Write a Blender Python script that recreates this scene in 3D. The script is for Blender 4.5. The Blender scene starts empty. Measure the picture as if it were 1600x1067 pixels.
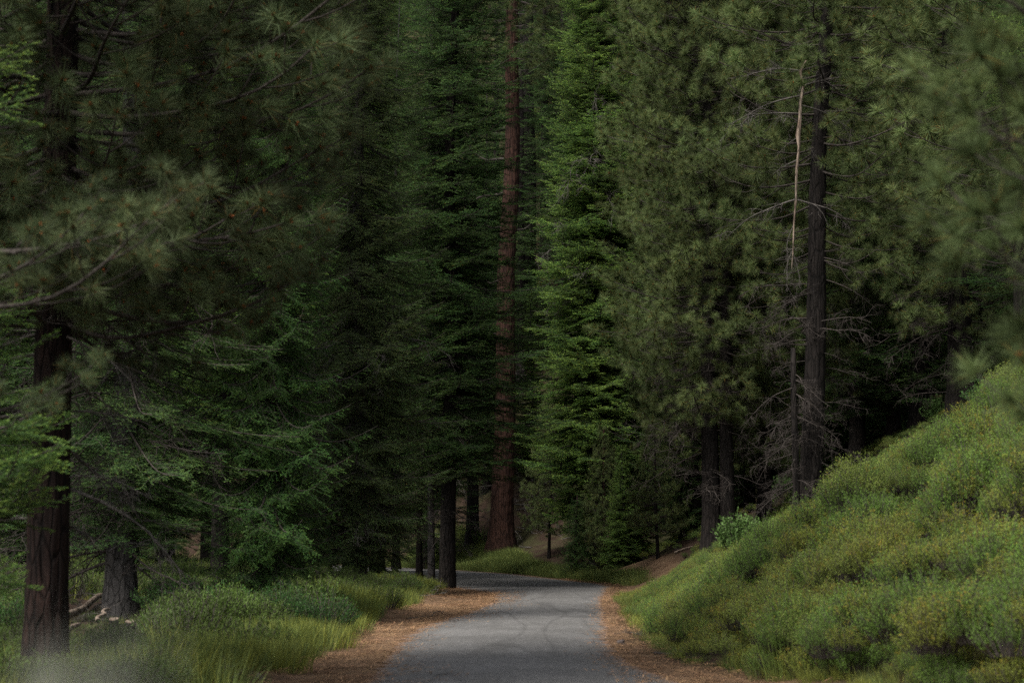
import bpy, math
import numpy as np
from mathutils import Vector, Matrix, Euler

# ------------------------------------------------------------------ camera, world, sun
scene = bpy.context.scene
COL = scene.collection
FPX = 3000.0                      # focal length in pixels of a 1600 px wide picture
HORIZON = 840.0
EYE = 1.945
PITCH = math.atan((HORIZON - 533.5) / FPX)
cam_data = bpy.data.cameras.new('camera')
cam_data.sensor_width = 36.0
cam_data.lens = FPX * 36.0 / 1600.0
cam_data.clip_end = 3000.0
cam_data.clip_start = 0.2
cam_data.dof.use_dof = True
cam_data.dof.focus_distance = 75.0
cam_data.dof.aperture_fstop = 2.0
cam = bpy.data.objects.new('camera', cam_data)
cam.location = (0, 0, EYE)
cam.rotation_euler = (math.radians(90) + PITCH, 0, 0)
COL.objects.link(cam)
scene.camera = cam

SUN_EL, SUN_AZ = math.radians(52), math.radians(222)     # azimuth clockwise from +Y
world = bpy.data.worlds.new('World')
scene.world = world
world.use_nodes = True
wn = world.node_tree
wn.nodes.clear()
w_out = wn.nodes.new('ShaderNodeOutputWorld')
w_bg = wn.nodes.new('ShaderNodeBackground')
w_sky = wn.nodes.new('ShaderNodeTexSky')
w_sky.sky_type = 'NISHITA'
w_sky.sun_disc = False
w_sky.sun_elevation = SUN_EL
w_sky.sun_rotation = SUN_AZ
w_sky.dust_density = 3.0
w_sky.air_density = 0.8
w_sky.ozone_density = 0.6
w_hs = wn.nodes.new('ShaderNodeHueSaturation')
w_hs.inputs['Saturation'].default_value = 0.3
wn.links.new(w_sky.outputs[0], w_hs.inputs['Color'])
wn.links.new(w_hs.outputs[0], w_bg.inputs[0])
w_bg.inputs[1].default_value = 0.088
wn.links.new(w_bg.outputs[0], w_out.inputs[0])
sun_data = bpy.data.lights.new('sun', 'SUN')
sun_data.energy = 2.8
sun_data.angle = math.radians(22)
sun_data.color = (1.0, 0.95, 0.86)
sun = bpy.data.objects.new('sun', sun_data)
sd = Vector((math.sin(SUN_AZ) * math.cos(SUN_EL), math.cos(SUN_AZ) * math.cos(SUN_EL), math.sin(SUN_EL)))
sun.rotation_euler = sd.to_track_quat('Z', 'Y').to_euler()
sun.location = (0, 0, 60)
COL.objects.link(sun)
vs = scene.view_settings
vs.view_transform = 'Standard'
vs.look = 'None'
vs.gamma = 1
vs.exposure = 1.05
cy = scene.cycles
cy.max_bounces = 5
cy.diffuse_bounces = 3
cy.transmission_bounces = 3
cy.glossy_bounces = 2
cy.use_denoising = False
cy.denoiser = 'OPENIMAGEDENOISE'
cy.denoising_prefilter = 'ACCURATE'
cy.pixel_filter_type = 'BLACKMAN_HARRIS'
cy.filter_width = 1.5
cy.sample_clamp_indirect = 4

# ------------------------------------------------------------------ helpers
RNG = np.random.default_rng(7)


def nrm(a):
    a = np.asarray(a, float)
    return a / np.maximum(np.linalg.norm(a, axis=-1, keepdims=True), 1e-9)


class Acc:
    """collects triangles for one mesh"""
    def __init__(self):
        self.v, self.f, self.m, self.c, self.n = [], [], [], [], 0

    def add(self, v, f, mat, col):
        v = np.asarray(v, float).reshape(-1, 3)
        f = np.asarray(f, int).reshape(-1, 3)
        col = np.asarray(col, float)
        if col.ndim == 1:
            col = np.tile(col, (len(v), 1))
        self.v.append(v); self.f.append(f + self.n); self.m.append(np.full(len(f), mat)); self.c.append(col)
        self.n += len(v)

    def xform(self, M):
        M = np.asarray(M, float)
        self.v = [x @ M[:3, :3].T + M[:3, 3] for x in self.v]

    def mesh(self, name, mats, smooth=(0,), extra=None):
        v = np.concatenate(self.v); f = np.concatenate(self.f); m = np.concatenate(self.m); c = np.concatenate(self.c)
        me = bpy.data.meshes.new(name)
        me.vertices.add(len(v)); me.vertices.foreach_set('co', v.astype(np.float32).ravel())
        me.loops.add(len(f) * 3); me.loops.foreach_set('vertex_index', f.astype(np.int32).ravel())
        me.polygons.add(len(f)); me.polygons.foreach_set('loop_start', np.arange(0, len(f) * 3, 3, dtype=np.int32))
        me.polygons.foreach_set('material_index', m.astype(np.int32))
        me.polygons.foreach_set('use_smooth', np.isin(m, smooth))
        a = me.attributes.new('tint', 'FLOAT_COLOR', 'POINT')
        a.data.foreach_set('color', np.concatenate([c, np.ones((len(c), 1))], 1).astype(np.float32).ravel())
        for mt in mats: me.materials.append(mt)
        me.update(calc_edges=True)
        return me


def tube(acc, pts, rad, sides=5, mat=0, col=(1, 1, 1), bump=None, cap=True):
    pts = np.asarray(pts, float); n = len(pts); rad = np.broadcast_to(np.asarray(rad, float), (n,))
    tan = nrm(np.gradient(pts, axis=0))
    ref = np.array([0, 0, 1.0]) if abs(tan[0][2]) < 0.8 else np.array([1.0, 0, 0])
    s = nrm(np.cross(tan, ref)); u = np.cross(s, tan)
    a = np.linspace(0, 2 * np.pi, sides, endpoint=False)
    r = rad[:, None] * np.ones((1, sides))
    if bump is not None: r = r * bump(a[None, :], pts[:, 2][:, None])
    v = pts[:, None] + r[..., None] * (np.cos(a)[None, :, None] * s[:, None] + np.sin(a)[None, :, None] * u[:, None])
    i = np.arange(n - 1)[:, None] * sides; j = np.arange(sides)[None]; k = (j + 1) % sides
    q = np.stack([i + j, i + k, i + sides + k, i + sides + j], -1).reshape(-1, 4)
    f = np.concatenate([q[:, [0, 1, 2]], q[:, [0, 2, 3]]])
    v = v.reshape(-1, 3)
    if cap:
        v = np.concatenate([v, pts[-1:]]); c = len(v) - 1; b = (n - 1) * sides
        f = np.concatenate([f, np.stack([b + np.arange(sides), b + (np.arange(sides) + 1) % sides, np.full(sides, c)], -1)])
    acc.add(v, f, mat, col)


def blades(acc, base, d, ln, w, col, rng, mat=1, seg=1, droop=0.0, up=None):
    """thin pointed blades; base, d (n,3), ln (n,), col (n,3)"""
    n = len(base); d = nrm(d); ln = np.broadcast_to(ln, (n,)); w = np.broadcast_to(w, (n,))
    ref = rng.normal(size=(n, 3)) if up is None else np.asarray(up)
    s = nrm(np.cross(d, ref)) * w[:, None] / 2
    tip = base + d * ln[:, None]; tip[:, 2] -= droop * ln
    col = np.broadcast_to(col, (n, 3))
    if seg == 1:
        v = np.stack([base - s, base + s, tip], 1)
        acc.add(v, np.arange(n * 3).reshape(-1, 3), mat, np.repeat(col, 3, 0))
    elif seg == 2:
        mid = base + d * (ln * .55)[:, None]; mid[:, 2] -= droop * ln * .2
        v = np.stack([base - s, base + s, mid + s * .8, mid - s * .8, tip], 1)
        b = np.arange(n)[:, None] * 5
        f = np.concatenate([b + [0, 1, 2], b + [0, 2, 3], b + [3, 2, 4]])
        acc.add(v, f, mat, np.repeat(col, 5, 0))
    else:                                     # leaf rhombus
        mid = base + d * (ln * .5)[:, None]; mid[:, 2] -= droop * ln * .2
        v = np.stack([base, mid + s, tip, mid - s], 1)
        b = np.arange(n)[:, None] * 4
        f = np.concatenate([b + [0, 1, 2], b + [0, 2, 3]])
        acc.add(v, f, mat, np.repeat(col, 4, 0))


def link(name, me, parent=None, loc=None, rot=None, scale=None):
    o = bpy.data.objects.new(name, me)
    COL.objects.link(o)
    if parent: o.parent = parent
    if loc is not None: o.location = loc
    if rot is not None: o.rotation_euler = rot
    if scale is not None: o.scale = scale if hasattr(scale, '__len__') else (scale,) * 3
    return o


def tag(o, label=None, cat=None, group=None, kind=None):
    if label: o['label'] = label
    if cat: o['category'] = cat
    if group: o['group'] = group
    if kind: o['kind'] = kind
    return o


def thing(name, label, cat, loc, group=None, rz=0.0):
    o = bpy.data.objects.new(name, None)
    COL.objects.link(o)
    o.location = loc; o.rotation_euler = (0, 0, rz); o.empty_display_size = .2
    return tag(o, label, cat, group)


# ------------------------------------------------------------------ terrain
YR = [-30, 10, 20, 26, 28.6, 31.2, 35.8, 40.2, 46.7, 60, 70, 78, 83, 86, 104, 117, 140, 170, 400]
XR = [9, 5.2, 3.3, 2.38, 1.96, 1.75, 1.76, 1.96, 2.23, 2.77, 3.4, 4.0, 3.7, 3.0, 0.0, -3.5, -13, -32, -200]
YL = [-30, 10, 20, 26, 31.2, 35.8, 40.2, 46.7, 52, 60, 68.6, 75, 85, 100, 115, 140, 170, 400]
XL = [4.5, .6, -1.3, -1.97, -2.02, -2.1, -2.13, -1.58, -1.0, -.5, -.6, -2.2, -5, -9.5, -13, -20, -40, -210]


def smooth_interp(y, ys, xs):
    y = np.asarray(y, float)
    return (np.interp(y - 1.6, ys, xs) + np.interp(y, ys, xs) * 2 + np.interp(y + 1.6, ys, xs)) / 4


def edge_r(y): return smooth_interp(y, YR, XR)
def edge_l(y): return smooth_interp(y, YL, XL)


def wav(x, y, s, ph=0.0):
    return (np.sin(x / s + 1.3 * np.sin(y / s * .7 + ph) + ph) * np.cos(y / s * 1.1 + 1.7 * np.sin(x / s * .6 + 2 * ph))
            + .5 * np.sin(x / s * 2.3 + y / s * 1.9 + ph * 3)) / 1.5


def terr(x, y):
    x = np.asarray(x, float); y = np.asarray(y, float)
    sr = x - edge_r(y); sl = edge_l(y) - x
    right = np.where(sr > .9, .56 * (np.sqrt((sr - .9) ** 2 + .6) - .77), 0)
    right = np.minimum(right, 5.2 + .40 * np.maximum(sr - 10.5, 0))
    far = np.clip((y - 84) / 14, 0, 1)
    right = right * (1 - .55 * far * np.clip(1 - (y - 125) / 30, 0, 1))
    left = np.where(sl > 1.0, .05 * (sl - 1.0), 0) + np.where(sl > 14, .16 * (sl - 14), 0)
    left = np.minimum(left, 12)
    right = right + np.clip((sr - 1.5) / 2, 0, 1) * (.22 * wav(x, y, 1.35, 4) + .30 * wav(x, y, 2.9, 6)) * (y < 75)
    back = .40 * (np.sqrt(np.maximum(y - 122, 0) ** 2 + 9) - 3) * np.clip((sr - 2) / 6, 0, 1)
    backl = .36 * np.maximum(y - 150, 0) * np.clip((sl - 4) / 20, 0, 1)
    off = np.clip((np.maximum(sr, sl) - .8) / 2.5, 0, 1)
    n = off * (.10 * wav(x, y, 1.1) + .22 * wav(x, y, 3.7, 1.0) + .5 * np.clip(np.maximum(sr, sl) / 25, 0, 1) * wav(x, y, 12, 2))
    return right + left + back + backl + n


CP, SP = math.cos(PITCH), math.sin(PITCH)


def ray(px, py):
    u = (px - 800) / FPX; v = (533.5 - py) / FPX
    return np.array([u, CP - v * SP, SP + v * CP])


def at(px, py, d):
    r = ray(px, py)
    return np.array([0, 0, EYE]) + r * (d / r[1])


def ground_at(px, py):
    r = ray(px, py)
    for d in np.arange(12, 260, .1):
        p = np.array([0, 0, EYE]) + r * (d / r[1])
        if p[2] <= terr(p[0], p[1]): break
    p[2] = float(terr(p[0], p[1]))
    return p


def on_ground(px, d):
    p = at(px, HORIZON, d)
    p[2] = float(terr(p[0], p[1]))
    return p


# ------------------------------------------------------------------ materials
def new_mat(name):
    m = bpy.data.materials.new(name); m.use_nodes = True
    nt = m.node_tree; nt.nodes.clear()
    return m, nt, nt.nodes, nt.links


def N(nt, t, **kw):
    n = nt.nodes.new(t)
    for k, v in kw.items():
        if k in n.inputs: n.inputs[k].default_value = v
        else: setattr(n, k, v)
    return n


def ramp(nt, fac, stops):
    r = nt.nodes.new('ShaderNodeValToRGB')
    e = r.color_ramp.elements
    while len(e) < len(stops): e.new(.5)
    for i, (p, c) in enumerate(stops):
        e[i].position = p; e[i].color = (*c, 1)
    nt.links.new(fac, r.inputs[0])
    return r.outputs[0]


def mixc(nt, fac, a, b, mode='MIX'):
    m = nt.nodes.new('ShaderNodeMix'); m.data_type = 'RGBA'; m.blend_type = mode
    for sock, val in ((m.inputs[0], fac), (m.inputs[6], a), (m.inputs[7], b)):
        if hasattr(val, 'links'): nt.links.new(val, sock)
        elif isinstance(val, (int, float)): sock.default_value = val
        else: sock.default_value = (*val, 1)
    return m.outputs[2]


def noise(nt, scale, detail=4, rough=.6, vec=None, dist=0.0):
    n = N(nt, 'ShaderNodeTexNoise', Scale=scale, Detail=detail, Roughness=rough, Distortion=dist)
    if vec is not None: nt.links.new(vec, n.inputs['Vector'])
    return n.outputs['Fac']


def foliage_mat(name, base, trans=.3, rough=.6, spec=.15, vary=.35, hue=.011):
    m, nt, ns, ls = new_mat(name)
    out = N(nt, 'ShaderNodeOutputMaterial')
    at_ = N(nt, 'ShaderNodeAttribute', attribute_name='tint')
    oi = N(nt, 'ShaderNodeObjectInfo')
    c = mixc(nt, 1.0, at_.outputs['Color'], base, 'MULTIPLY')
    hsv = N(nt, 'ShaderNodeHueSaturation')
    mr = N(nt, 'ShaderNodeMapRange'); mr.inputs[3].default_value = 1 - vary; mr.inputs[4].default_value = 1 + vary
    ls.new(oi.outputs['Random'], mr.inputs[0]); ls.new(mr.outputs[0], hsv.inputs['Value'])
    mh = N(nt, 'ShaderNodeMapRange'); mh.inputs[3].default_value = .5 - hue; mh.inputs[4].default_value = .5 + hue
    mul = N(nt, 'ShaderNodeMath', operation='FRACT'); m2 = N(nt, 'ShaderNodeMath', operation='MULTIPLY'); m2.inputs[1].default_value = 17.3
    ls.new(oi.outputs['Random'], m2.inputs[0]); ls.new(m2.outputs[0], mul.inputs[0]); ls.new(mul.outputs[0], mh.inputs[0])
    ls.new(mh.outputs[0], hsv.inputs['Hue'])
    ls.new(c, hsv.inputs['Color'])
    p = N(nt, 'ShaderNodeBsdfPrincipled', Roughness=rough)
    p.inputs['Specular IOR Level'].default_value = spec
    t = N(nt, 'ShaderNodeBsdfTranslucent')
    mx = N(nt, 'ShaderNodeMixShader'); mx.inputs[0].default_value = trans
    ls.new(hsv.outputs[0], p.inputs['Base Color']); ls.new(hsv.outputs[0], t.inputs['Color'])
    ls.new(p.outputs[0], mx.inputs[1]); ls.new(t.outputs[0], mx.inputs[2]); ls.new(mx.outputs[0], out.inputs[0])
    return m


def wood_mat(name, dark, light, scale=6.0, stretch=.18, bump=.5):
    m, nt, ns, ls = new_mat(name)
    out = N(nt, 'ShaderNodeOutputMaterial')
    tc = N(nt, 'ShaderNodeTexCoord'); mp = N(nt, 'ShaderNodeMapping'); mp.inputs['Scale'].default_value = (1, 1, stretch)
    ls.new(tc.outputs['Object'], mp.inputs[0])
    n1 = noise(nt, scale, 6, .65, mp.outputs[0], .4)
    n2 = noise(nt, scale * .18, 3, .6, tc.outputs['Object'])
    vo = N(nt, 'ShaderNodeTexVoronoi', Scale=scale * 1.3, feature='DISTANCE_TO_EDGE')
    ls.new(mp.outputs[0], vo.inputs['Vector'])
    c = ramp(nt, n1, [(.3, dark), (.7, light)])
    c = mixc(nt, n2, c, tuple(.55 * x for x in dark))
    crack = ramp(nt, vo.outputs['Distance'], [(0, (0.25, .25, .25)), (.12, (1, 1, 1))])
    c = mixc(nt, .9, c, crack, 'MULTIPLY')
    at_ = N(nt, 'ShaderNodeAttribute', attribute_name='tint')
    c = mixc(nt, 1.0, c, at_.outputs['Color'], 'MULTIPLY')
    p = N(nt, 'ShaderNodeBsdfPrincipled', Roughness=.9)
    p.inputs['Specular IOR Level'].default_value = .15
    ls.new(c, p.inputs['Base Color'])
    b = N(nt, 'ShaderNodeBump', Strength=bump, Distance=.03)
    mm = N(nt, 'ShaderNodeMath', operation='ADD'); ls.new(n1, mm.inputs[0]); ls.new(crack, mm.inputs[1])
    ls.new(mm.outputs[0], b.inputs['Height']); ls.new(b.outputs[0], p.inputs['Normal'])
    ls.new(p.outputs[0], out.inputs[0])
    return m


def simple_mat(name, a, b, scale=8.0, rough=.9, bump=.3):
    m, nt, ns, ls = new_mat(name)
    out = N(nt, 'ShaderNodeOutputMaterial')
    tc = N(nt, 'ShaderNodeTexCoord')
    n1 = noise(nt, scale, 6, .7, tc.outputs['Object'])
    p = N(nt, 'ShaderNodeBsdfPrincipled', Roughness=rough)
    p.inputs['Specular IOR Level'].default_value = .2
    ls.new(ramp(nt, n1, [(.3, a), (.7, b)]), p.inputs['Base Color'])
    bp = N(nt, 'ShaderNodeBump', Strength=bump, Distance=.02); ls.new(n1, bp.inputs['Height']); ls.new(bp.outputs[0], p.inputs['Normal'])
    ls.new(p.outputs[0], out.inputs[0])
    return m


M_RED = wood_mat('red_plated_bark', (.024, .013, .010), (.105, .050, .036), 5, .14, .9)
M_BROWN = wood_mat('dark_furrowed_bark', (.009, .0075, .007), (.038, .031, .028), 7, .18, .8)
M_PURPLE = wood_mat('purple_brown_bark', (.010, .007, .0065), (.046, .025, .020), 7, .2, 1.0)
M_GREY = wood_mat('grey_fir_bark', (.045, .042, .042), (.13, .12, .115), 6, .3, .5)
M_TWIG = wood_mat('twig_bark', (.05, .042, .038), (.13, .11, .10), 20, .5, .2)
M_DEAD = wood_mat('weathered_dead_wood', (.10, .09, .085), (.26, .235, .215), 20, .5, .2)
M_PALE = wood_mat('barkless_pale_wood', (.16, .11, .08), (.55, .46, .38), 5, .25, .4)
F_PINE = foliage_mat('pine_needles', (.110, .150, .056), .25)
F_PINE_NEAR = foliage_mat('shaded_pine_needles', (.082, .112, .05), .25)  # darker, greyer copy of the pine needles, with left-side shade put into the colour
F_FIR = foliage_mat('dark_fir_needles', (.06, .115, .035), .25)
F_BRIGHT = foliage_mat('bright_fir_needles', (.112, .195, .055), .3)
F_CEDAR = foliage_mat('cedar_scales', (.058, .125, .034), .25)
F_OLIVE = foliage_mat('olive_thin_needles', (.085, .128, .044), .25)
F_SHRUB = foliage_mat('shrub_leaves', (.21, .275, .06), .35, vary=.12, hue=.004)
F_GRASS = foliage_mat('grass_blades', (.135, .18, .055), .35)
M_BUD = simple_mat('rusty_pollen_cones', (.20, .055, .02), (.32, .10, .03), 30)

# ------------------------------------------------------------------ ground
def ground_sheet():
    # fine rows close by, coarser far away
    ys = [-25.0]
    while ys[-1] < 420:
        y = ys[-1]; ys.append(y + (1.2 if y < 14 else .32 if y < 70 else .5 if y < 130 else 2.5 if y < 200 else 9))
    ys = np.array(ys)
    t = np.linspace(-1, 1, 321)
    xs = np.sign(t) * (np.abs(t) * 22 + (np.abs(t) ** 4) * 180)
    X, Y = np.meshgrid(xs, ys); X = X + edge_r(np.minimum(Y, 125)) * .6 - .5
    Z = terr(X, Y)
    ny, nx = X.shape
    v = np.stack([X, Y, Z], -1).reshape(-1, 3)
    i = (np.arange(ny - 1)[:, None] * nx + np.arange(nx - 1)[None]).ravel()
    f = np.concatenate([np.stack([i, i + 1, i + nx + 1], -1), np.stack([i, i + nx + 1, i + nx], -1)])
    # r: bare needle litter of the shoulders, g: how green
    sr = X - edge_r(Y); sl = edge_l(Y) - X
    s = np.maximum(sr, sl)
    wob = .5 * wav(X, Y, .8, .3) + .5 * wav(X, Y, 2.1, 2)
    lw = np.where(sr > sl, shoulder_r(Y), shoulder_l(Y))
    litter = np.clip((lw + .35 * wob - s) / .5 + .5, 0, 1)
    litter = np.maximum(litter, np.clip((sr - .3) * 3, 0, 1) * np.clip((3.6 - sr) * 1.5, 0, 1) * np.clip((y_ := Y) - 68, 0, 1) * np.clip(92 - y_, 0, 1) * .85)
    green = np.clip(.5 + .5 * wav(X, Y, 4.3, .7), 0, 1) * (Y < 135)
    acc = Acc()
    acc.add(v, f, 0, np.stack([litter, green, litter * 0], -1).reshape(-1, 3))
    m, nt, ns, ls = new_mat('forest_floor')
    out = N(nt, 'ShaderNodeOutputMaterial'); tc = N(nt, 'ShaderNodeTexCoord')
    at_ = N(nt, 'ShaderNodeAttribute', attribute_name='tint'); sep = N(nt, 'ShaderNodeSeparateColor'); ls.new(at_.outputs['Color'], sep.inputs[0])
    n1 = noise(nt, 1.6, 8, .75, tc.outputs['Object'], .5); n2 = noise(nt, 22, 6, .8, tc.outputs['Object'], 1.0); n3 = noise(nt, .35, 3, .6, tc.outputs['Object'])
    lit = ramp(nt, n2, [(.28, (.09, .05, .028)), (.5, (.235, .15, .092)), (.72, (.42, .32, .22))])
    lit = mixc(nt, ramp(nt, n1, [(.4, (0, 0, 0)), (.65, (1, 1, 1))]), lit, (.13, .078, .048))
    duff = ramp(nt, n2, [(.3, (.018, .012, .009)), (.55, (.045, .029, .021)), (.8, (.12, .08, .06))])
    grn = ramp(nt, n2, [(.3, (.03, .045, .015)), (.7, (.10, .13, .04))])
    c = mixc(nt, ramp(nt, n3, [(.45, (0, 0, 0)), (.6, (.35, .35, .35))]), duff, grn)
    c = mixc(nt, sep.outputs[0], c, lit)
    p = N(nt, 'ShaderNodeBsdfPrincipled', Roughness=.95); p.inputs['Specular IOR Level'].default_value = .1
    ls.new(c, p.inputs['Base Color'])
    b = N(nt, 'ShaderNodeBump', Strength=.9, Distance=.05); ls.new(n2, b.inputs['Height']); ls.new(b.outputs[0], p.inputs['Normal'])
    ls.new(p.outputs[0], out.inputs[0])
    o = link('ground', acc.mesh('ground', [m]))
    tag(o, kind='structure')


def shoulder_r(y): return np.interp(y, [0, 26, 28, 31, 34, 40, 55, 62, 75, 90, 120], [1.5, 1.3, .95, .75, .55, .5, .4, .3, .25, .25, .2])
def shoulder_l(y): return np.interp(y, [0, 24, 28, 33, 40, 46, 52, 60, 68, 75, 90], [1.6, 1.6, 1.35, 1.0, .9, 1.6, 2.0, 2.3, 2.0, .6, .5])


ground_sheet()


def road():
    ys = np.arange(-22, 168, .22)
    nx = 15
    wr = .07 * wav(ys, ys * 0, .45, 1) + .06 * wav(ys, ys * 0, 1.4, 2) + .05 * RNG.normal(size=len(ys))
    wl = .07 * wav(ys, ys * 0, .5, 3) + .06 * wav(ys, ys * 0, 1.6, 4) + .05 * RNG.normal(size=len(ys))
    R = edge_r(ys) + wr; L = edge_l(ys) + wl
    t = np.linspace(0, 1, nx)
    X = L[:, None] * (1 - t) + R[:, None] * t; Y = np.repeat(ys[:, None], nx, 1)
    Z = terr(X, Y) + .006 + .045 * np.sin(np.pi * t)[None] ** .7
    ny = len(ys)
    v = np.stack([X, Y, Z], -1).reshape(-1, 3)
    i = (np.arange(ny - 1)[:, None] * nx + np.arange(nx - 1)[None]).ravel()
    f = np.concatenate([np.stack([i, i + 1, i + nx + 1], -1), np.stack([i, i + nx + 1, i + nx], -1)])
    tt = np.repeat(t[None], ny, 0)
    acc = Acc(); acc.add(v, f, 0, np.stack([tt, Y / 200, tt * 0], -1).reshape(-1, 3))
    m, nt, ns, ls = new_mat('worn_asphalt')
    out = N(nt, 'ShaderNodeOutputMaterial'); tc = N(nt, 'ShaderNodeTexCoord')
    at_ = N(nt, 'ShaderNodeAttribute', attribute_name='tint'); sep = N(nt, 'ShaderNodeSeparateColor'); ls.new(at_.outputs['Color'], sep.inputs[0])
    mp = N(nt, 'ShaderNodeMapping'); mp.inputs['Scale'].default_value = (1, .22, 1); ls.new(tc.outputs['Object'], mp.inputs[0])
    agg = noise(nt, 45, 5, .85, tc.outputs['Object']); pat = noise(nt, 1.1, 6, .65, mp.outputs[0], .8); big = noise(nt, .5, 3, .5, tc.outputs['Object'])
    vor = N(nt, 'ShaderNodeTexVoronoi', Scale=60.0); ls.new(tc.outputs['Object'], vor.inputs['Vector'])
    c = ramp(nt, agg, [(.3, (.062, .063, .066)), (.5, (.115, .116, .12)), (.68, (.21, .21, .215))])
    c = mixc(nt, ramp(nt, pat, [(.42, (0, 0, 0)), (.62, (.7, .7, .7))]), c, (.15, .152, .16))
    c = mixc(nt, ramp(nt, big, [(.4, (0, 0, 0)), (.6, (.35, .35, .35))]), c, (.07, .071, .074))
    # tar-sealed meandering cracks, darker
    mpc = N(nt, 'ShaderNodeMapping'); mpc.inputs['Scale'].default_value = (.7, .07, 1); mpc.inputs['Location'].default_value = (3.7, 1.2, 0); ls.new(tc.outputs['Object'], mpc.inputs[0])
    nz = N(nt, 'ShaderNodeTexNoise', Scale=.9, Detail=2.0, Roughness=.4, Distortion=.5); ls.new(mpc.outputs[0], nz.inputs['Vector'])
    sub = N(nt, 'ShaderNodeMath', operation='SUBTRACT'); sub.inputs[1].default_value = .5; ls.new(nz.outputs['Fac'], sub.inputs[0])
    ab = N(nt, 'ShaderNodeMath', operation='ABSOLUTE'); ls.new(sub.outputs[0], ab.inputs[0])
    crack = ramp(nt, ab.outputs[0], [(.0, (.72, .72, .72)), (.010, (.82, .82, .82)), (.03, (1, 1, 1))])
    c = mixc(nt, .85, c, crack, 'MULTIPLY')
    g2 = noise(nt, 13, 5, .8, tc.outputs['Object']); c = mixc(nt, .8, c, ramp(nt, g2, [(.3, (.55, .53, .5)), (.5, (1.0, .96, .9)), (.68, (1.6, 1.53, 1.42))]), 'MULTIPLY')
    # litter dusting on the very edges
    e1 = ramp(nt, sep.outputs[0], [(0, (1, 1, 1)), (.05, (0, 0, 0)), (.955, (0, 0, 0)), (1, (1, 1, 1))])
    en = noise(nt, 5, 6, .8, tc.outputs['Object'])
    ef = N(nt, 'ShaderNodeMath', operation='MULTIPLY'); ls.new(e1, ef.inputs[0]); ls.new(ramp(nt, en, [(.35, (.1, .1, .1)), (.6, (1, 1, 1))]), ef.inputs[1])
    c = mixc(nt, ef.outputs[0], c, (.24, .13, .07))
    p = N(nt, 'ShaderNodeBsdfPrincipled', Roughness=.85); p.inputs['Specular IOR Level'].default_value = .3
    ls.new(c, p.inputs['Base Color'])
    b = N(nt, 'ShaderNodeBump', Strength=.6, Distance=.012); ls.new(agg, b.inputs['Height']); ls.new(b.outputs[0], p.inputs['Normal'])
    ls.new(p.outputs[0], out.inputs[0])
    o = link('road', acc.mesh('road', [m])); tag(o, kind='structure')


road()


# ------------------------------------------------------------------ foliage building blocks
def curve_pts(rng, L, n, sag, lift, wig):
    t = np.linspace(0, 1, n)
    z = -sag * L * np.sin(np.pi * t * .9) + lift * L * t ** 2
    y = wig * L * np.sin(t * rng.uniform(2, 5) + rng.uniform(0, 6)) * t
    return np.stack([L * t, y, z + .4 * wig * L * np.sin(t * 7 + rng.uniform(0, 6)) * t], -1)


def tuft(acc, c, a, rng, n, ln, w, seg, shade, bud=0.0):
    a = nrm(a)
    p = nrm(rng.normal(size=(n, 3))); p -= (p @ a)[:, None] * a; p = nrm(p)
    phi = np.radians(rng.uniform(8, 92, n))
    d = a * np.cos(phi)[:, None] + p * np.sin(phi)[:, None]
    base = c - a * (rng.uniform(0, .3, n) * ln)[:, None]
    g = rng.uniform(.75, 1.25, (n, 1)) * shade
    col = np.array([1, 1, 1]) * g * np.array([1, 1, 1]) + np.outer(rng.uniform(-.06, .12, n), [1, .5, 0])
    brown = rng.random(n) < .04
    col[brown] = [1.7, .85, .55]
    blades(acc, base, d, ln * rng.uniform(.75, 1.1, n), w, col, rng, 1, seg, .12)
    if rng.random() < bud:
        k = 6
        dd = nrm(nrm(rng.normal(size=(k, 3))) * .7 + a)
        blades(acc, np.tile(c, (k, 1)), dd, .055, .028, np.ones((k, 3)), rng, 2, 3)


def pine_branch(rng, L=3.0, needles=55, ln=.2, w=.006, seg=1, bud=.2, nside=15, sides=4, gap=.2):
    acc = Acc()
    P = curve_pts(rng, L, 10, .10, .16, .06)
    tube(acc, P, np.linspace(.034, .008, 10), sides)
    tt = np.linspace(.22, .97, nside)
    for i, t in enumerate(tt):
        k = t * 9; i0 = int(min(k, 8)); b = P[i0] + (P[i0 + 1] - P[i0]) * (k - i0)
        T = nrm(P[i0 + 1] - P[i0]); s = (-1) ** i
        l = (.50 * (1 - t) + .14) * L * rng.uniform(.6, 1.1)
        d = nrm(T * rng.uniform(.5, 1.0) + np.array([0, s, 0]) * rng.uniform(.6, 1) + np.array([0, 0, rng.uniform(-.2, .45)]))
        q = b + d * np.linspace(0, 1, 5)[:, None] * l; q[:, 2] += .12 * l * np.linspace(0, 1, 5) ** 2 - .05 * l * np.sin(np.linspace(0, 3, 5))
        tube(acc, q, np.linspace(.012, .005, 5), 3)
        sh = rng.uniform(.65, 1.25)
        tuft(acc, q[-1], q[-1] - q[-2] + [0, 0, .03], rng, needles, ln, w, seg, sh, bud)
        ns = int(l / gap)
        for j in range(ns):
            u = rng.uniform(.3, .95); bb = b + (q[-1] - b) * u
            dd = nrm(d + rng.normal(size=3) * .55 + [0, 0, .35]); le = rng.uniform(.12, .3)
            e = bb + dd * le
            tube(acc, [bb, (bb + e) / 2 + [0, 0, -.01], e], [.006, .005, .004], 3)
            tuft(acc, e, dd, rng, needles, ln, w, seg, sh * rng.uniform(.85, 1.1), bud)
    tuft(acc, P[-1], P[-1] - P[-2], rng, needles, ln, w, seg, 1.0, bud)
    return acc


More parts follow.
